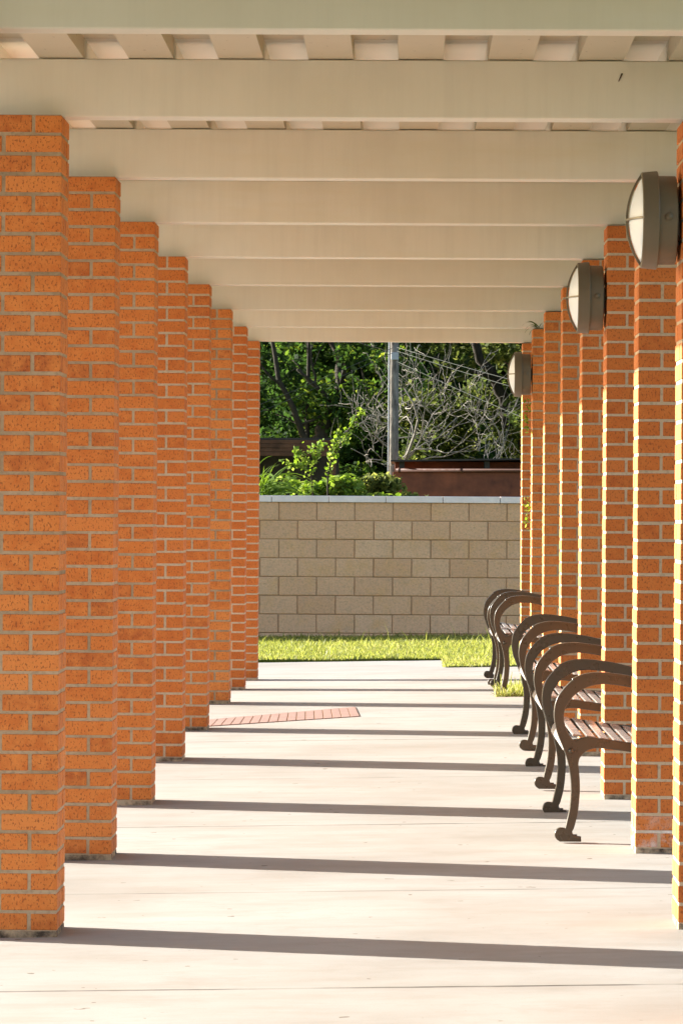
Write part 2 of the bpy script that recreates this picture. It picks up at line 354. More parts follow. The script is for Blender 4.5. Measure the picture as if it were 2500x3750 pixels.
# ------------------------------------------------------------------ brick columns
def column(side, i, top_joint):
    y0 = PY[i] + (.02 if side else 0); z0 = PZ[i] + (.0192*XR if side else 0); top = H - (.006 if side else 0)
    par = 1 if top_joint else 0                        # bottom course always shows the joint
    hgt = top - z0 - .017; n = int(round(hgt/.0694))
    if (n % 2) != par: n = n+1 if hgt/.0694 > n else n-1
    pit = hgt/n; mb = MB(); g = .0128; j = lambda s=.0007: random.uniform(-s, s)
    # local x runs away from the walkway: 0 = inner face
    sgn = 1 if side else -1
    X = lambda a, b: (a, b) if side else (-b, -a)
    a0, a1 = X(.0032, CW-.0032); mb.box((a0, .0032, -.05), (a1, CD-.0032, top-z0-.002), 0, 1)
    hb, fb = (CW-3*g)/4, 0
    full = (CW-g)/2; head = (full-g)/2; d3 = (CD-2*g)/3; dl = 2*d3+g
    for c in range(n):
        zb = .017 + c*pit + g*.5; zt = zb + pit - g
        if c == n-1: zt = top - z0 - .004
        rects = []
        if c % 2 == 1:
            for r in range(3):
                yy = r*(d3+g)
                for q in range(2): rects.append((q*(full+g), q*(full+g)+full, yy, yy+d3))
        else:
            xs = [(0, head), (head+g, head+g+full), (CW-head, CW)]
            fl = (c//2) % 2
            for q, (xa, xb) in enumerate(xs):
                if q == 1: rects += [(xa, xb, 0, d3), (xa, xb, CD-d3, CD)]
                else: rects += [(xa, xb, 0, dl), (xa, xb, CD-d3, CD)] if (fl+q) % 2 else [(xa, xb, 0, d3), (xa, xb, d3+g, CD)]
        for xa, xb, ya, yb in rects:
            xa, xb = X(xa, xb); t = min(1, max(0, random.gauss(.5, .27))); h = j(.001)
            if c == 0: t *= .6
            if side and i == 2 and c < 2: t = 1.5 if c == 0 else 1.25
            mb.box((xa+j(), ya+j(), zb+h), (xb+j(), yb+j(), zt+h), .0022, 0, t)
    # thin bed of pale mortar at the foot and the head
    a0, a1 = X(.001, CW-.001); mb.box((a0, .001, -.05), (a1, CD-.001, .019), .002, 1, 0.0)
    if side and i == 2:
        a0, a1 = X(.0012, CW-.0012); mb.box((a0, .0012, .017+pit-g*.45), (a1, CD-.0012, .017+pit+g*.45), 0, 1, 2.0)
    return mb.build('brick_column', [BRICK, MORTAR], None, (XR if side else 0, y0, z0), fix=False)
ordn = ['', 'nearest', 'second', 'third', 'fourth', 'fifth', 'sixth', 'seventh', 'last']
TJ = {0: [0,1,0,0,1,0,1,1,0], 1: [1,0,1,1,1,0,0,1,1]}
for i in range(0, 9):
    o = column(0, i, TJ[0][i])
    tag(o, 'orange brick column just in front of the nearest left one, beside the viewer' if i == 0 else
        f'orange brick column, {ordn[i]} from the camera in the left row', 'column', 'brick columns of the left row')
RL = {0: 'orange brick column opposite the viewer, before the one with the nearest lamp', 1: 'orange brick column at the right frame edge, carrying the nearest wall lamp',
      2: 'orange brick column with white salt on its lowest courses, hiding the back of the nearest bench',
      3: 'orange brick column carrying the middle wall lamp', 4: 'orange brick column next beyond the one with the middle lamp, right row',
      5: 'orange brick column midway between the middle and the farthest lamp', 6: 'orange brick column just before the one with a fern on top, right row',
      7: 'orange brick column with a fern on its top and the farthest lamp', 8: 'last orange brick column of the right row, next to the lawn'}
for i in range(0, 9):
    tag(column(1, i, TJ[1][i]), RL[i], 'column', 'brick columns of the right row')

# ------------------------------------------------------------------ roof: beams and ribbed deck
ROX0, ROX1 = -.52, XR+CW+.12
for i in range(9):
    mb = MB(); y = PY[i]
    mb.box((ROX0, y+.09, H), (ROX1, y+.215, 2.995), .004)
    o = mb.build('roof_beam', BEAM)
    tag(o, ['beige roof beam nearest the camera, along the top edge of the picture', 'beige roof beam resting on the nearest left column', 'beige roof beam resting on the second left column',
        'beige roof beam resting on the third left column', 'beige roof beam resting on the fourth left column', 'beige roof beam resting on the fifth left column',
        'beige roof beam resting on the sixth left column', 'beige roof beam resting on the seventh left column', 'last beige roof beam, right above the trees and block wall'][i], 'beam', 'beige roof beams across the walkway')
roof = empty('ribbed_roof', (1.0, 22, 2.997))
tag(roof, 'beige ribbed metal roof deck lying on the beams', 'roof')
def deck_strip(name, y0, y1, mat, dz=0.0):
    mb = MB(); zb, zt = 2.998-dz, 3.066-dz; pr = []; x = -.09-.316*2
    while x < ROX1+.3:
        pr += [(x, zb), (x+.158, zb), (x+.160, zt), (x+.314, zt)]; x += .316
    pr = [(min(max(a, ROX0), ROX1), b) for a, b in pr]
    pr = [p for k, p in enumerate(pr) if k == 0 or p != pr[k-1]]
    v = [(a-1.0, y-22, b-2.997) for y in (y0, y1) for a, b in pr]; n = len(pr)
    f = [(k, k+1, n+k+1, n+k) for k in range(n-1)]
    f = [q for q in f if abs(v[q[0]][0]-v[q[1]][0]) + abs(v[q[0]][2]-v[q[1]][2]) > 1e-6]
    mb.add(v, f); return mb.build(name, mat, roof, fix=False)
ends = [8.4] + [p+.10 for p in PY] 
deck_strip('deck_sheet', -12.0, PY[0]+.10, DECK)  # deck run on behind the camera, unseen, added to shade the walkway
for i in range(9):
    deck_strip('deck_pale', PY[i]+.10, PY[i]+.78, DECK_PALE)  # deck in a paler tone, above and just beyond each beam
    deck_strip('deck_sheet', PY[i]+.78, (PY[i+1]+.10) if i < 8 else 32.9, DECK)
mb = MB(); mb.box((ROX0-1.0, -12-22, 3.0705-2.997), (ROX1-1.0, 32.9-22, .19), 0); mb.build('roof_slab', BEAM, roof)  # slab also extended unseen behind the camera, to keep sky light out

# ------------------------------------------------------------------ wall lamps
lamp = empty('wall_lamp'); NB = 56
mb = MB(); mb.lathe_x([(0, .05), (-.012, .05), (-.0125, .150), (-.016, .156), (-.080, .157), (-.083, .155)], NB); mb.tube([(-.045,-.157,.002),(-.045,-.1615,.002)], .014, 14); mb.build('base', LAMPM, lamp)
mb = MB(); mb.lathe_x([(-.078, .150), (-.078, .1715), (-.081, .174), (-.133, .169), (-.136, .166), (-.136, .155), (-.130, .153)], NB); mb.build('rim', LAMPM, lamp)
mb = MB(); Rc = (.152**2 + .045**2)/(2*.045); pr = []
for k in range(13):
    a = math.asin(.152/Rc)*(1-k/12); pr.append((-.131 - (Rc*math.cos(a) - (Rc-.045)), max(Rc*math.sin(a), .0015)))
mb.lathe_x(pr, NB, 0, True); mb.build('lens', LENS, lamp)
mb = MB(); Rg = (.163**2 + .053**2)/(2*.053)
for ax in (0, 1):
    arc = []
    for k in range(25):
        a = math.asin(.163/Rg)*(-1+2*k/24); s_, c_ = Rg*math.sin(a), -.131-(Rg*math.cos(a)-(Rg-.053))
        arc.append((c_ + (.001 if ax else 0), 0 if ax == 0 else s_, s_ if ax == 0 else 0))
    mb.ribbon(arc, (0,1,0) if ax == 0 else (0,0,1), .013 if ax == 0 else .007, .008)
mb.build('guard', LAMPM, lamp)
for k, (ci, lab) in enumerate(((1, 'large round bronze bulkhead lamp with white lens, nearest, at the right edge'), (3, 'middle round bronze bulkhead lamp on the third right column'), (7, 'farthest and smallest round bronze bulkhead lamp, against the trees'))):
    o = lamp if k == 0 else copy_tree(lamp)
    o.location = (XR-.0005, PY[ci]+.02+.152, 2.441); tag(o, lab, 'wall lamp', 'bulkhead lamps on the right columns')

# ------------------------------------------------------------------ benches
def smooth(pts, n=6):
    out = []; N = len(pts)
    for i in range(N):
        p0, p1, p2, p3 = (Vector((*pts[(i+k-1) % N][:2], 0)) for k in range(4))
        c1, c2 = len(pts[i]) > 2, len(pts[(i+1) % N]) > 2
        if c1 and c2: out.append(p1); continue
        if c1: p0 = p1
        if c2: p3 = p2
        for k in range(n):
            t = k/n; out.append(.5*((2*p1) + (p2-p0)*t + (2*p0-5*p1+4*p2-p3)*t*t + (3*p1-p0-3*p2+p3)*t**3))
    return out
SCB = 2690.0
OUT = [(450,2270,1),(412,2240),(397,2200),(412,2155),(450,2133),(515,2138,1),(540,2030),(570,1880),(582,1700),(575,1550),(550,1400),(520,1290),(480,1180),(430,1060),(400,960),(382,850),(385,760),(400,680),(430,610),(480,540),(540,475),(592,428,1),(588,416,1),(650,392),(720,368),(830,351),(950,352),(1100,366),(1280,395),(1500,445),(1700,505),(1800,530,1),(1870,420),(1960,200),(2050,-10),(2100,-45),(2150,-15),(2075,230),(1960,560),(1870,800),(1805,1000),(1780,1180),(1800,1450),(1880,1750),(1990,2050),(2040,2150),(2060,2170,1),(2115,2170),(2150,2215),(2145,2245),(2120,2270,1),(1965,2270,1),(1960,2235,1),(1930,2180),(1850,1980),(1750,1700),(1690,1450),(1640,1310),(1560,1262),(1400,1248),(1275,1240),(1000,1206),(880,1195),(800,1205),(740,1232),(690,1275),(657,1325),(645,1385),(650,1450),(662,1600),(660,1750),(640,1950),(602,2110),(580,2160),(590,2200),(618,2228,1),(680,2232,1),(682,2270,1)]
HOLE = [(1275,1155),(1000,1120),(850,1100),(770,1088),(710,1095),(660,1115),(620,1128),(585,1118),(550,1075),(510,1000),(482,910),(475,830),(490,750),(530,680),(580,612),(640,560),(720,510),(820,475),(950,460),(1100,472),(1280,505),(1480,565),(1660,640),(1740,720),(1715,850),(1670,1000),(1600,1120),(1500,1165)]
def plate(name, loops, half, bev, mat, parent, loc):
    cu = bpy.data.curves.new(name, 'CURVE'); cu.dimensions = '2D'; cu.fill_mode = 'BOTH'; cu.extrude = half; cu.bevel_depth = bev; cu.bevel_resolution = 1
    for lp in loops:
        sp = cu.splines.new('POLY'); sp.points.add(len(lp)-1); sp.use_cyclic_u = True
        for k, p in enumerate(lp): sp.points[k].co = ((p.x-375)/SCB, (2270-p.y)/SCB, 0, 1)
    tmp = bpy.data.objects.new(name, cu); COL.objects.link(tmp); bpy.context.view_layer.update()
    me = bpy.data.meshes.new_from_object(tmp.evaluated_get(bpy.context.evaluated_depsgraph_get()))
    bpy.data.objects.remove(tmp); me.transform(Matrix.Rotation(math.pi/2, 4, 'X')); me.materials.clear(); me.materials.append(mat)
    o = bpy.data.objects.new(name, me); COL.objects.link(o); o.parent = parent; o.location = loc; return o
BL = 1.50
bench = empty('park_bench')
fr0 = plate('end_frame', [smooth(OUT), smooth(HOLE)], .014, .004, BENCH, bench, (0, .018, 0))
U = lambda X: (X-375)/SCB
Vv = lambda Y: (2270-Y)/SCB
mb = MB(); top = smooth([(592,424,1),(650,396),(720,372),(830,355),(950,356),(1100,370),(1280,399),(1500,449),(1700,509),(1790,534,1)])
top = [p for p in top if p.x >= 590]; top = sorted(top, key=lambda p: p.x)
mb.ribbon([(U(p.x), 0, Vv(p.y)+.001) for p in top], (0,1,0), .052, .011); pad = mb.build('arm_pad', BENCH, fr0)
for bx, by, y0_, y1_, br in ((575,1238,-.025,-.015,.0135), (622,2200,0,0,.010), (2000,2200,0,0,.008)):
    mb = MB(); mb.tube([(U(bx),y0_,Vv(by)),(U(bx),y1_,Vv(by))] if y1_ else [(U(bx),0,Vv(by+32)),(U(bx),0,Vv(by))], br, 6); mb.build('bolt', BENCH, fr0)
fr1 = copy_tree(fr0, bench); fr1.location = (0, BL-.018, 0)
for ch in fr1.children:
    if ch.name.startswith('bolt'): ch.scale = (1,-1,1)
vs = lambda u: .4405 + .003 - .150*(u-.165) - max(0, .14-u)*.05
mb = MB()
def slat(pts, y0=.036, y1=BL-.036, th=.005):
    pts = [Vector((u, 0, v)) for u, v in pts]; c = []
    for i, p in enumerate(pts):
        d = (pts[min(i+1, len(pts)-1)] - pts[max(i-1, 0)]).normalized(); c.append(p + Vector((d.z, 0, -d.x))*th)
    loop = pts + c[::-1]; n = len(loop)
    v = [(p.x, y, p.z) for y in (y0, y1) for p in loop]
    f = [(k, (k+1) % n, n+(k+1) % n, n+k) for k in range(n)]; m_ = len(pts)
    for e in (0, n):
        for k in range(m_-1): f.append((e+k, e+k+1, e+n-2-k, e+n-1-k))
    mb.add(v, f)
slat([(.040,.384),(.043,.398),(.050,.414),(.060,.427),(.075,.436)])
for k in range(7):
    u0 = .080 + k*.058; slat([(u0, vs(u0)-.0015), (u0+.005, vs(u0+.005)+.0005), (u0+.037, vs(u0+.037)+.0005), (u0+.042, vs(u0+.042)-.0015)], th=.009)
nf0 = len(mb.f)
for yy in (.040, BL/2-.015, BL-.070):          # carrying straps under the slats
    pts = [(.05,.402),(.06,.419),(.08,.429)] + [(u, vs(u)-.0125) for u in (.12,.2,.3,.4,.48)]
    slat(pts, yy, yy+.03, .006)
mb.mi[nf0:] = [1]*(len(mb.f)-nf0); mb.build('seat', [SEAT, BENCH], bench)
mb = MB()
for k in range(6):
    t = .20 + k*.145; xb, yb = 1700+(2075-1700)*t*1.0, 1000+(-20-1000)*t; h_ = .023
    d = Vector((U(2075)-U(1700), 0, Vv(-20)-Vv(1000))).normalized(); p = Vector((U(xb)-.006, 0, Vv(yb)))
    slat([((p-d*h_).x, (p-d*h_).z), (p.x-.002, p.z), ((p+d*h_).x, (p+d*h_).z)])
mb.build('backrest', SEAT, bench)
mb = MB(); mb.tube([(U(1480), .03, Vv(1215)), (U(1480), BL-.03, Vv(1215))], .012, 10); mb.build('stretcher', BENCH, bench)
BENCHES = [(16.74, 'nearest bronze metal bench with glossy slatted seat, in front of the salt stained column'), (19.36, 'second bronze metal bench from the camera, just beyond the nearest one'),
           (21.93, 'third bronze metal bench, in the middle of the row'), (27.95, 'fourth bronze metal bench, standing by the grass tuft'), (30.25, 'farthest bronze metal bench, its arms against the block wall')]
for k, (y, lab) in enumerate(BENCHES):
    o = bench if k == 0 else copy_tree(bench)
    o.location = (1.848, y, float(fz(2.1, y+.7))-.002); tag(o, lab, 'bench', 'bronze metal benches along the right columns')

# ------------------------------------------------------------------ block wall
wall = empty('block_wall', (0, 42.5, 0)); tag(wall, 'tan split face block wall with pale coping behind the lawn', 'wall')
mb = MB(); X0 = -20*.411-.153; rows = 8
mb.box((X0-.2, .012, -.3), (X0+46*.411+.2, .19, 1.474), 0, 1)
for r in range(rows):
    zt = 1.4745 - r*.2032; off = 0 if r % 2 == 0 else .2055
    for c in range(46):
        xa = X0 + c*.411 + off
        j = lambda: random.uniform(-.0015, .0015)
        mb.box((xa+.005+j(), random.uniform(-.005,.005), zt-.2032+.008), (xa+.406+j(), .17, zt-.001), .006, 0, min(1, max(0, random.gauss(.5,.25))))
mb.build('blockwork', [BLOCK, BJOINT], wall, fix=False)
mb = MB()
for c in range(-13, 19):
    xa = -.233 + c*.6175; mb.box((xa+.003, -.02, 1.4755), (xa+.6145, .215, 1.546), .004, 0)
mb.build('coping', CAPM, wall, fix=False)

# ------------------------------------------------------------------ leaves and trees
def leaves(P, size, rng, tint, flat=.35, elong=1.7):
    n = len(P); nrm = rng.normal(size=(n,3)); nrm[:,2] = np.abs(nrm[:,2])+flat; nrm /= np.linalg.norm(nrm, axis=1)[:,None]
    a = rng.normal(size=(n,3)); a -= nrm*(a*nrm).sum(1)[:,None]; a /= np.linalg.norm(a, axis=1)[:,None]; b = np.cross(nrm, a)
    s = (size*rng.uniform(.6, 1.35, n))[:,None]
    V = np.stack([P-a*s*.5*elong, P+b*s*.5-nrm*s*.08, P+a*s*.5*elong, P-b*s*.5+nrm*s*.08], 1).reshape(-1,3)
    return V, np.arange(n*4).reshape(n,4), np.repeat(tint, 4)
def crown(name, C, Rr, per, size, mat, parent, rng, t0=.35, tv=.2):
    P = []; T = []
    for c, r in zip(C, Rr):
        k = int(per*r*r); d = rng.normal(size=(k,3)); d /= np.linalg.norm(d, axis=1)[:,None]
        rr = r*rng.uniform(.15, 1, k)**.5
        p = np.array(c) + d*rr[:,None]*np.array([1,1,.75]); P.append(p); T.append(np.clip(rng.normal(t0 + rng.normal()*.12, tv, k), 0, 1))
    P = np.concatenate(P); T = np.concatenate(T)
    V, F, T = leaves(P, size, rng, T); return np_mesh(name, V, F, mat, T, parent)
def limb(p, d, L, r, n, rng, wob=.25, up=.1):
    pts = [Vector(p)]; d = Vector(d).normalized(); rad = [r]
    for k in range(n):
        d = (d + Vector(rng.normal(size=3))*wob + Vector((0,0,up))).normalized(); pts.append(pts[-1] + d*(L/n)); rad.append(r*(1-(k+1)/n*.55))
    return pts, rad, d
def branchy(mb, p, d, L, r, depth, rng, tips, wob=.2, up=.05, kids=3, spread=.8, minr=.004):
    pts, rad, dd = limb(p, d, L, r, 5, rng, wob, up); mb.tube(pts, rad, 6 if r > .02 else 4)
    if depth == 0: tips.append(pts[-1]); return
    for k in range(kids):
        i = rng.integers(2, 6); q = pts[i]; nd = (dd + Vector(rng.normal(size=3))*spread).normalized()
        branchy(mb, q, nd, L*rng.uniform(.55,.85), max(minr, rad[i]*.68), depth-1, rng, tips, wob, up, kids, spread, minr)
    tips.append(pts[-1])
def tree(name, base, trunks, ccs, label, mat, seed, per=700, size=.12, t0=.35, cat='tree', group=None):
    rng = np.random.default_rng(seed); root = empty(name, base); mb = MB(); tips = []
    for pts, r in trunks:
        pts = [Vector(p) - Vector(base) for p in pts]; n = len(pts)
        fine = []; 
        for a, b in zip(pts[:-1], pts[1:]):
            for k in range(4): fine.append(a.lerp(b, k/4) + Vector(rng.normal(size=3))*r*.18)
        fine.append(pts[-1]); mb.tube(fine, [r*(1-.6*k/len(fine)) for k in range(len(fine))], 10)
        for k in range(5):
            q = fine[rng.integers(len(fine)//3, len(fine))]; branchy(mb, q, Vector((rng.normal()*.8, rng.normal()*.6, .5)), rng.uniform(1.0,2.0), r*.35, 2, rng, tips, .18, .06, 2, .7, .008)
    mb.build('trunk', BARK, root, fix=False)
    C = [np.array(c[:3]) - np.array(base) for c in ccs]; crown('crown', C, [c[3] for c in ccs], per, size, mat, root, rng, t0)
    tag(root, label, cat, group); return root
def blobs(rng, n, x, y, z, r):
    return [(rng.uniform(*x), rng.uniform(*y), rng.uniform(*z), rng.uniform(*r)) for _ in range(n)]
rg = np.random.default_rng(11)
tree('oak_tree', (-.62,76,-.1), [([(-.62,76,-.1),(-.48,76,2.6),(-.30,76.1,3.2),(-.05,76,3.8),(-.02,76,4.7),(.4,76.3,7)], .16), ([(-.60,76,1.8),(-.72,75.9,2.7),(-.95,75.8,3.3),(-1.25,75.8,3.9),(-1.5,76,5.5)], .08), ([(-.66,76.2,1.0),(-.70,76.3,3.0),(-.68,76.4,5.0)], .06)],
     blobs(rg, 34, (-3.0,1.2), (75.2,78.5), (3.0,6.8), (.35,.85)) + blobs(rg, 26, (-2.5,.6), (76.5,79), (1.2,3.6), (.3,.7)), 'dark tree with a leaning forked trunk, at the left above the wall', LEAF_D, 21, 1150, .082, .40)
tree('broad_tree', (3.6,79,-.1), [([(3.6,79,-.1),(3.5,79,2.5),(3.2,79,3.6),(2.7,78.8,4.4),(2.2,78.8,6)], .16), ([(3.45,79,2.8),(3.9,79,4.5),(4.3,79,7)], .10)],
     blobs(rg, 44, (.9,5.5), (77.5,81), (3.2,7.2), (.35,.9)) + blobs(rg, 34, (1.0,5.0), (78.5,81), (1.2,3.6), (.3,.7)), 'tree with sunlit olive crown at the right, behind the bare branches', LEAF_M, 22, 1150, .082, .42)
tree('slender_tree', (1.45,84,-.1), [([(1.45,84,-.1),(1.4,84,3),(1.42,84,5),(1.3,84,8)], .11)],
     blobs(rg, 60, (-1.5,3.5), (83,87), (1.2,8.0), (.6,1.2)), 'dark slim tree standing straight behind the utility pole', LEAF_D, 23, 620, .11, .38)
rng = np.random.default_rng(5)
C = blobs(rng, 340, (-14,18), (94,100), (.3,11), (1.1,2.0)) + blobs(rng, 300, (-6,9), (101,105), (.5,8.5), (1.3,2.1))
tag(crown('woodland', [c[:3] for c in C], [c[3] for c in C], 90, .36, LEAF_D, None, rng, .3), 'mass of dark woodland foliage far behind the pole and shed', 'woodland', kind='stuff')
# bare tree in front of the pole
root = empty('bare_tree', (1.12,66,-.1)); rng = np.random.default_rng(40); mb = MB(); tips = []
base = Vector((0,0,0))
mb.tube([(0,0,0),(.02,0,1.2),(.05,0,2.2)], [.07,.06,.045], 10)
for d, L, r in (((-.75,.1,.85),1.2,.020),((-.35,-.2,1),1.2,.020),((.15,.1,1),1.5,.030),((.3,-.1,1),1.5,.028),((.75,.1,.8),1.3,.020),((1,-.2,.28),1.2,.018),((-1,.2,.30),1.0,.016),((.5,.3,.9),1.3,.018),((-.1,.2,1),1.2,.016),((1,.1,.5),1.3,.015)):
    branchy(mb, (.05, 0, 2.05+rng.uniform(0,.35)), d, L, r, 3, rng, tips, .30, .07, 3, .55, .0060)
mb.build('trunk', PALE, root, fix=False); tag(root, 'bare tree with pale bleached branches in front of the pole', 'bare tree')
root = empty('bare_shrub', (2.75,63,-.1)); mb = MB(); rng = np.random.default_rng(43); tips = []
for k in range(4): branchy(mb, (rng.normal()*.12, 0, 1.6), (rng.normal()*.4, .1, 1), .75, .02, 2, rng, tips, .16, .08, 2, .5, .006)
mb.tube([(0,0,0),(0,0,1.7)], [.07,.05], 8); mb.build('trunk', PALE, root, fix=False); tag(root, 'small leafless pale shrub rising behind the shed roof', 'shrub')

# ------------------------------------------------------------------ pole, wires, shed, timber
root = empty('utility_pole', (1.022,64,-.1)); mb = MB(); mb.tube([(0,0,0),(0,0,3),(0,0,9.5)], [.086,.078,.066], 14); mb.build('pole', POLEM, root)
mb = MB(); mb.tube([(-.090,-.02,0),(-.082,-.02,4.6),(-.074,-.02,7)], .011, 8); mb.build('conduit', CONDUIT, root)
mb = MB(); mb.box((-.05,-.10,3.93),(.07,-.07,4.05),.006); mb.build('wire_bracket', CONDUIT, root)
tag(root, 'weathered grey utility pole with a pale conduit on its left side', 'utility pole')
for a, b, lab in (((.99,63.9,4.02), (-4.25,53.9,1.62), 'upper thin overhead wire falling left from the pole'), ((.99,63.9,3.94), (-4.25,53.9,1.45), 'lower thin overhead wire falling left from the pole'),
                  ((1.07,63.9,4.03), (6.6,55,2.45), 'topmost of three thin overhead wires falling right from the pole'), ((1.07,63.9,3.97), (6.6,55,2.25), 'middle of three thin overhead wires falling right from the pole'), ((1.07,63.9,3.80), (6.6,55,1.35), 'lowest of three thin overhead wires falling right from the pole')):
    mb = MB(); A, B = Vector(a), Vector(b); mb.tube([A.lerp(B, t/16) + Vector((0,0,-.12*math.sin(math.pi*t/16))) for t in range(17)], .0042, 5)
    tag(mb.build('overhead_wire', WIRE), lab, 'wire', 'overhead wires at the utility pole')
shed = empty('shed', (1.02,60,-.05)); tag(shed, 'low rusty brown shed with a flat dark roof behind the block wall', 'shed')
mb = MB(); mb.box((.03,.42,0),(7,3.4,2.185),.004); mb.build('wall', RUST, shed)
mb = MB(); mb.box((.0,.0,0),(7.1,.10,2.02),.004) ; mb.build('front_board', RUST, shed)
mb = MB(); v = [(-.03,-.12,2.175),(7.3,-.12,2.31),(7.3,3.6,2.30),(-.03,3.6,2.17),(-.03,-.12,2.200),(7.3,-.12,2.345),(7.3,3.6,2.335),(-.03,3.6,2.19)]
mb.add(v, [(0,3,2,1),(4,5,6,7),(0,1,5,4),(1,2,6,5),(2,3,7,6),(3,0,4,7)]); 
for k in range(5): mb.box((.10+k*1.3,.02,2.02),(.18+k*1.3,.40,2.19),0)
mb.build('roof', DARKM, shed)
mb = MB(); mb.tube([(.05,-.04,2.045),(7.1,-.04,2.07)], .026, 10)
for k in range(6): mb.tube([(.08+k*.95,-.04,2.045),(.12+k*.95,-.04,2.045)], .036, 10)
mb.build('gutter_pipe', RUSTP, shed)
tim = empty('timber_shelter', (-.3,56,-.05)); tag(tim, 'old dark timber shelter with a plank fascia, behind the leafy shrub', 'shelter')
mb = MB()
for k in range(4): mb.box((-2.2,-.02+.004*(k%2),2.20+k*.058),(.53,.03,2.254+k*.058),.004,0,random.random())
mb.build('fascia', TIMB, tim)
for xx in (-2.1,-.9,.42): mb = MB(); mb.box((xx,.05,0),(xx+.1,.15,2.2),.006); mb.build('post', TIMB, tim)
mb = MB(); mb.box((-2.2,.05,2.435),(.53,2.2,2.46),0); mb.build('roof', DARKM, tim); mb = MB(); mb.box((-2.2,2.1,0),(.53,2.16,2.43),0); mb.build('back_wall', DARKM, tim)

# ------------------------------------------------------------------ plants behind the wall
def leafy(name, base, stems, label, cat, seed, n=60, size=.05, rad=.05, mat=None, group=None):
    rng = np.random.default_rng(seed); root = empty(name, base); mb = MB(); P = []
    for pts, r in stems:
        pts = [Vector(p) - Vector(base) for p in pts]
        fine = [a.lerp(b, k/5) + Vector(rng.normal(size=3))*.006 for a, b in zip(pts[:-1], pts[1:]) for k in range(5)] + [pts[-1]]
        mb.tube(fine, [r*(1-.6*k/len(fine)) for k in range(len(fine))], 6)
        for q in fine[len(fine)//4:]:
            P.append(np.array(q) + rng.normal(size=(n//8, 3))*rad)
    mb.build('stem', BARK, root, fix=False); P = np.concatenate(P)
    V, F, T = leaves(P, size, rng, np.clip(rng.normal(.55,.25,len(P)),0,1), .2, 1.3); np_mesh('foliage', V, F, mat or LEAF_B, T, root)
    tag(root, label, cat, group); return root
leafy('leafy_sapling', (.155,45,-.05), [([(.155,45,-.05),(.16,45,1.5),(.14,45,1.85),(.13,45,2.12)], .014), ([(.15,45,1.86),(.02,45,1.88),(-.15,45,1.92)], .007), ([(.14,45,1.95),(.0,45.02,2.02),(-.04,45,2.06)], .006), ([(.14,45,1.95),(.2,44.98,2.06),(.25,45,2.14)], .006)],
      'bright green sapling with a level side branch, over the wall', 'sapling', 61, 56, .042, .032)
leafy('climbing_creeper', (.29,46,-.05), [([(.29,46,-.05),(.30,46,1.75),(.36,46,2.02),(.50,46,2.22),(.60,46,2.42),(.71,46,2.55)], .012), ([(.33,46,1.95),(.36,46,2.15),(.45,46,2.3)], .006)], 'bright creeper leaning to the right on a bare stick', 'creeper', 62, 64, .040, .028)
rng = np.random.default_rng(63)
def bush(name, C, label, mat, size, per, seed, t0=.5, group=None):
    rng = np.random.default_rng(seed); b = (float(np.mean([c[0] for c in C])), C[0][1], -.1); root = empty(name, b); mb = MB()
    for c in C[::4]: mb.tube([(c[0]-b[0]+rng.normal()*.05, c[1]-b[1], 0), (c[0]-b[0], c[1]-b[1], max(.3, c[2]+.1))], [.012,.005], 5)
    mb.build('stem', BARK, root, fix=False); crown('foliage', [np.array(c[:3])-np.array(b) for c in C], [c[3] for c in C], per, size, mat, root, rng, t0); tag(root, label, 'bush', group)
bush('vine_bush', [(x, 46.8+rng.uniform(-.15,.15), z+rng.uniform(-.05,.03), rng.uniform(.10,.17)) for x, z in zip(np.linspace(.0,.66,18), np.interp(np.linspace(.0,.66,18), [0,.2,.42,.66], [1.62,1.66,1.72,1.62]))] + [(x,46.8,z,.2) for x in np.linspace(0,1.1,7) for z in (.4,.8,1.2,1.45)], 'bright vine mound just over the coping, left of the shed', LEAF_B, .05, 3600, 64)
bush('broadleaf_bush', [(x, 47.6+rng.uniform(-.2,.2), z+rng.uniform(-.05,.05), rng.uniform(.12,.2)) for x, z in zip(np.linspace(.55,1.05,14), np.interp(np.linspace(.55,1.05,14), [.55,.85,1.05], [1.62,1.72,1.66]))] + [(x,47.6,z,.25) for x in np.linspace(.5,1.3,6) for z in (.4,.8,1.2,1.45)], 'mid green bush hugging the left end of the shed', LEAF_M, .05, 3000, 65, .75)
bush('low_bush', [(rng.uniform(-.75,-.1), 45.6+rng.uniform(-.2,.2), rng.uniform(1.45,1.70), rng.uniform(.1,.18)) for _ in range(16)] + [(x,45.6,z,.25) for x in np.linspace(-1.4,0,7) for z in (.4,.8,1.2)], 'bright leafy bush under the drooping fronds at far left', LEAF_B, .055, 3000, 66, .6)
# drooping fronds
root = empty('frond_plant', (-.50,45.2,-.1)); rng = np.random.default_rng(67); P = []; T = []; mb = MB()
V = []; F = []
for k in range(70):
    a0 = Vector((rng.normal()*.08, rng.normal()*.08, 1.55+rng.uniform(-.1,.2))); th = rng.uniform(-.5, 2.2); L = rng.uniform(.45,.8); w = rng.uniform(.008,.014); d = Vector((abs(math.cos(th))*rng.choice([1,1,-1]), rng.normal()*.35, 1.1)).normalized(); p = a0; o = len(V); n = 8
    side = d.cross(Vector((0,0,1))).normalized()
    for i in range(n+1):
        ww = w*(1-(i/n)**2*.95); V += [p-side*ww+Vector((0,0,ww*.8)), p+side*ww-Vector((0,0,ww*.8))]; T += [min(1,max(0,.5+.2*rng.normal()))]*2
        d = (d + Vector((0,0,-.22))).normalized(); p = p + d*(L/n)
    for i in range(n): F.append((o+2*i,o+2*i+1,o+2*i+3,o+2*i+2))
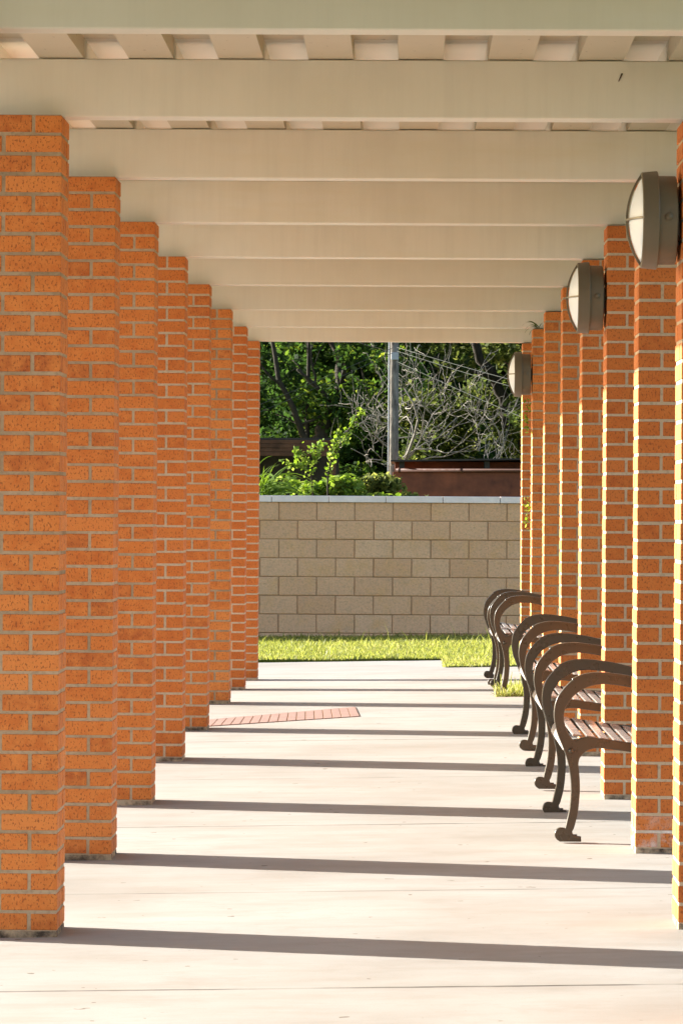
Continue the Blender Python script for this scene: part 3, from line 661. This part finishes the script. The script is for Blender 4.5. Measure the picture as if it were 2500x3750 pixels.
np_mesh('frond', np.array([tuple(q) for q in V]), np.array(F), LEAF_B, np.array(T)*.7, root); mb.tube([(0,0,0),(0,0,1.5)], [.07,.05], 8); mb.build('stem', BARK, root); tag(root, 'plant with long drooping strap fronds at the left end over the wall', 'plant')

# ------------------------------------------------------------------ grass
def blades(name, n, xr, yr, mask, h, label, seed, hv=.4, extra=0):
    rng = np.random.default_rng(seed); x = rng.uniform(*xr, n); y = rng.uniform(*yr, n); k = mask(x, y); x, y = x[k], y[k]; n = len(x)
    z = lz(x, y) - .005; hh = h*np.clip(rng.lognormal(0, hv, n), .3, 3.5); tall = rng.random(n) < .006; hh[tall] *= 3; an = rng.uniform(0, 2*math.pi, n); w = rng.uniform(.0025,.0055, n)
    lean = rng.normal(0, .45, (n,2))*hh[:,None]; P = np.stack([x,y,z],1); sd = np.stack([np.cos(an)*w, np.sin(an)*w, 0*w],1)
    mid = P + np.stack([lean[:,0]*.35, lean[:,1]*.35, hh*.6],1); tip = P + np.stack([lean[:,0], lean[:,1], hh],1)
    V = np.stack([P-sd, P+sd, mid+sd*.8, mid-sd*.8, tip+sd*.15, tip-sd*.15],1).reshape(-1,3); b = (np.arange(n)*6)[:,None]
    F = np.concatenate([b+np.array([[0,1,2,3]]), b+np.array([[3,2,4,5]])])
    patch = .5*np.sin(x*2.1+np.sin(y*1.7)*1.5)*np.sin(y*1.3+x) ; T = np.repeat(np.clip(rng.normal(.45,.2,n)+patch*.15 + (y < 36.0)*.12, 0, 1), 6)
    o = np_mesh(name, V, F, BLADE, T); tag(o, label, 'grass', kind='stuff'); return o
lawn = lambda x, y: (y < 42.42) & ((y > 36.40 + .03*np.sin(x*9)) | ((x > 1.57 + .02*np.sin(y*11)) & (y > 34.60 + .03*np.sin(x*13))))
blades('grass', 260000, (-3.0,6.0), (34.6,42.45), lawn, .024, 'sunlit green lawn between the walkway and the block wall', 71)
rng = np.random.default_rng(72)
np.random.seed(3)
V = []; F = []; T = []
for k in range(1500):
    y = rng.uniform(27.72, 28.75); x = rng.uniform(1.885 + .05*math.sin(y*9) + abs(y-28.0)*.06, 2.2); z = float(fz(x,y)); h = .045*rng.lognormal(0,.4); a = rng.uniform(0,6.28); w = .005; o = len(V); lx, ly = rng.normal(0,.03,2)
    c, s = math.cos(a)*w, math.sin(a)*w; V += [(x-c,y-s,z),(x+c,y+s,z),(x+lx+c*.3,y+ly+s*.3,z+h),(x+lx-c*.3,y+ly-s*.3,z+h)]; F.append((o,o+1,o+2,o+3)); T += [float(np.clip(rng.normal(.55,.2),0,1))]*4
tag(np_mesh('grass_tuft', np.array(V), np.array(F), BLADE, np.array(T)), 'grass tuft growing through the walkway edge under the fourth bench', 'grass', kind='stuff')

# ------------------------------------------------------------------ small growth on the columns
root = empty('fern', (XR+.03, PY[7]+.0, 2.785)); rng = np.random.default_rng(81); V = []; F = []; T = []
for tx, tz, L in ((-.9,.9,.13),(-.7,1.2,.14),(-.4,1.4,.12),(.3,1.2,.10),(-1.0,.5,.10),(-.5,1.1,.17)):
    d = Vector((tx, -.3+rng.normal()*.2, tz)).normalized(); p = Vector((rng.normal()*.012, -.01, 0)); o = len(V); n = 8; sd = Vector((.5,.6,.3)).normalized()
    for i in range(n+1):
        w = .006*math.sin(math.pi*min(1, .15+.85*i/n))+.001; V += [tuple(p-sd*w), tuple(p+sd*w)]; T += [.55]*2; d = (d + Vector((0,0,-.28))).normalized(); p = p + d*(L/n)
    for i in range(n): F.append((o+2*i,o+2*i+1,o+2*i+3,o+2*i+2))
np_mesh('frond', np.array(V), np.array(F), LEAF_M, np.array(T), root); tag(root, 'small fern sprouting on top of the seventh right column', 'fern')
def creeper(zs, label, seed):
    rng = np.random.default_rng(seed); root = empty('wall_creeper', (XR-.012, PY[7]+.04, zs[0])); mb = MB(); pts = []; x = 0; 
    for k in range(9): pts.append(Vector((-.01-.02*abs(math.sin(k*1.3)), rng.normal()*.02+.01*k, (zs[1]-zs[0])*k/8)))
    mb.tube(pts, .002, 5); mb.build('stem', LEAF_M, root, fix=False)
    P = np.concatenate([np.array(q) + rng.normal(size=(3,3))*np.array([.012,.012,.02]) for q in pts]); V, F, T = leaves(P, .026, rng, np.clip(rng.normal(.6,.2,len(P)),0,1), .2, 1.4)
    np_mesh('foliage', V, F, LEAF_B, T, root); tag(root, label, 'creeper', 'creepers on the right columns')
creeper((2.02,2.26), 'upper wisp of creeper on the seventh right column, below the farthest lamp', 5); creeper((1.28,1.50), 'lower wisp of creeper on the seventh right column, at wall top height', 6)
mb = MB(); mb.add([(0,0,0),(.006,-.004,.012),(.016,-.003,.034),(.008,0,.018)], [(0,1,2,3)]); mb.tube([(.002,-.002,.004),(.014,-.004,.032)], [.0015,.003], 6)
tag(mb.build('dry_leaf', LEAFDRY, None, (1.945, PY[1]+.088, 2.918)), 'tiny dry brown leaf stuck on the second beam, upper right', 'leaf')
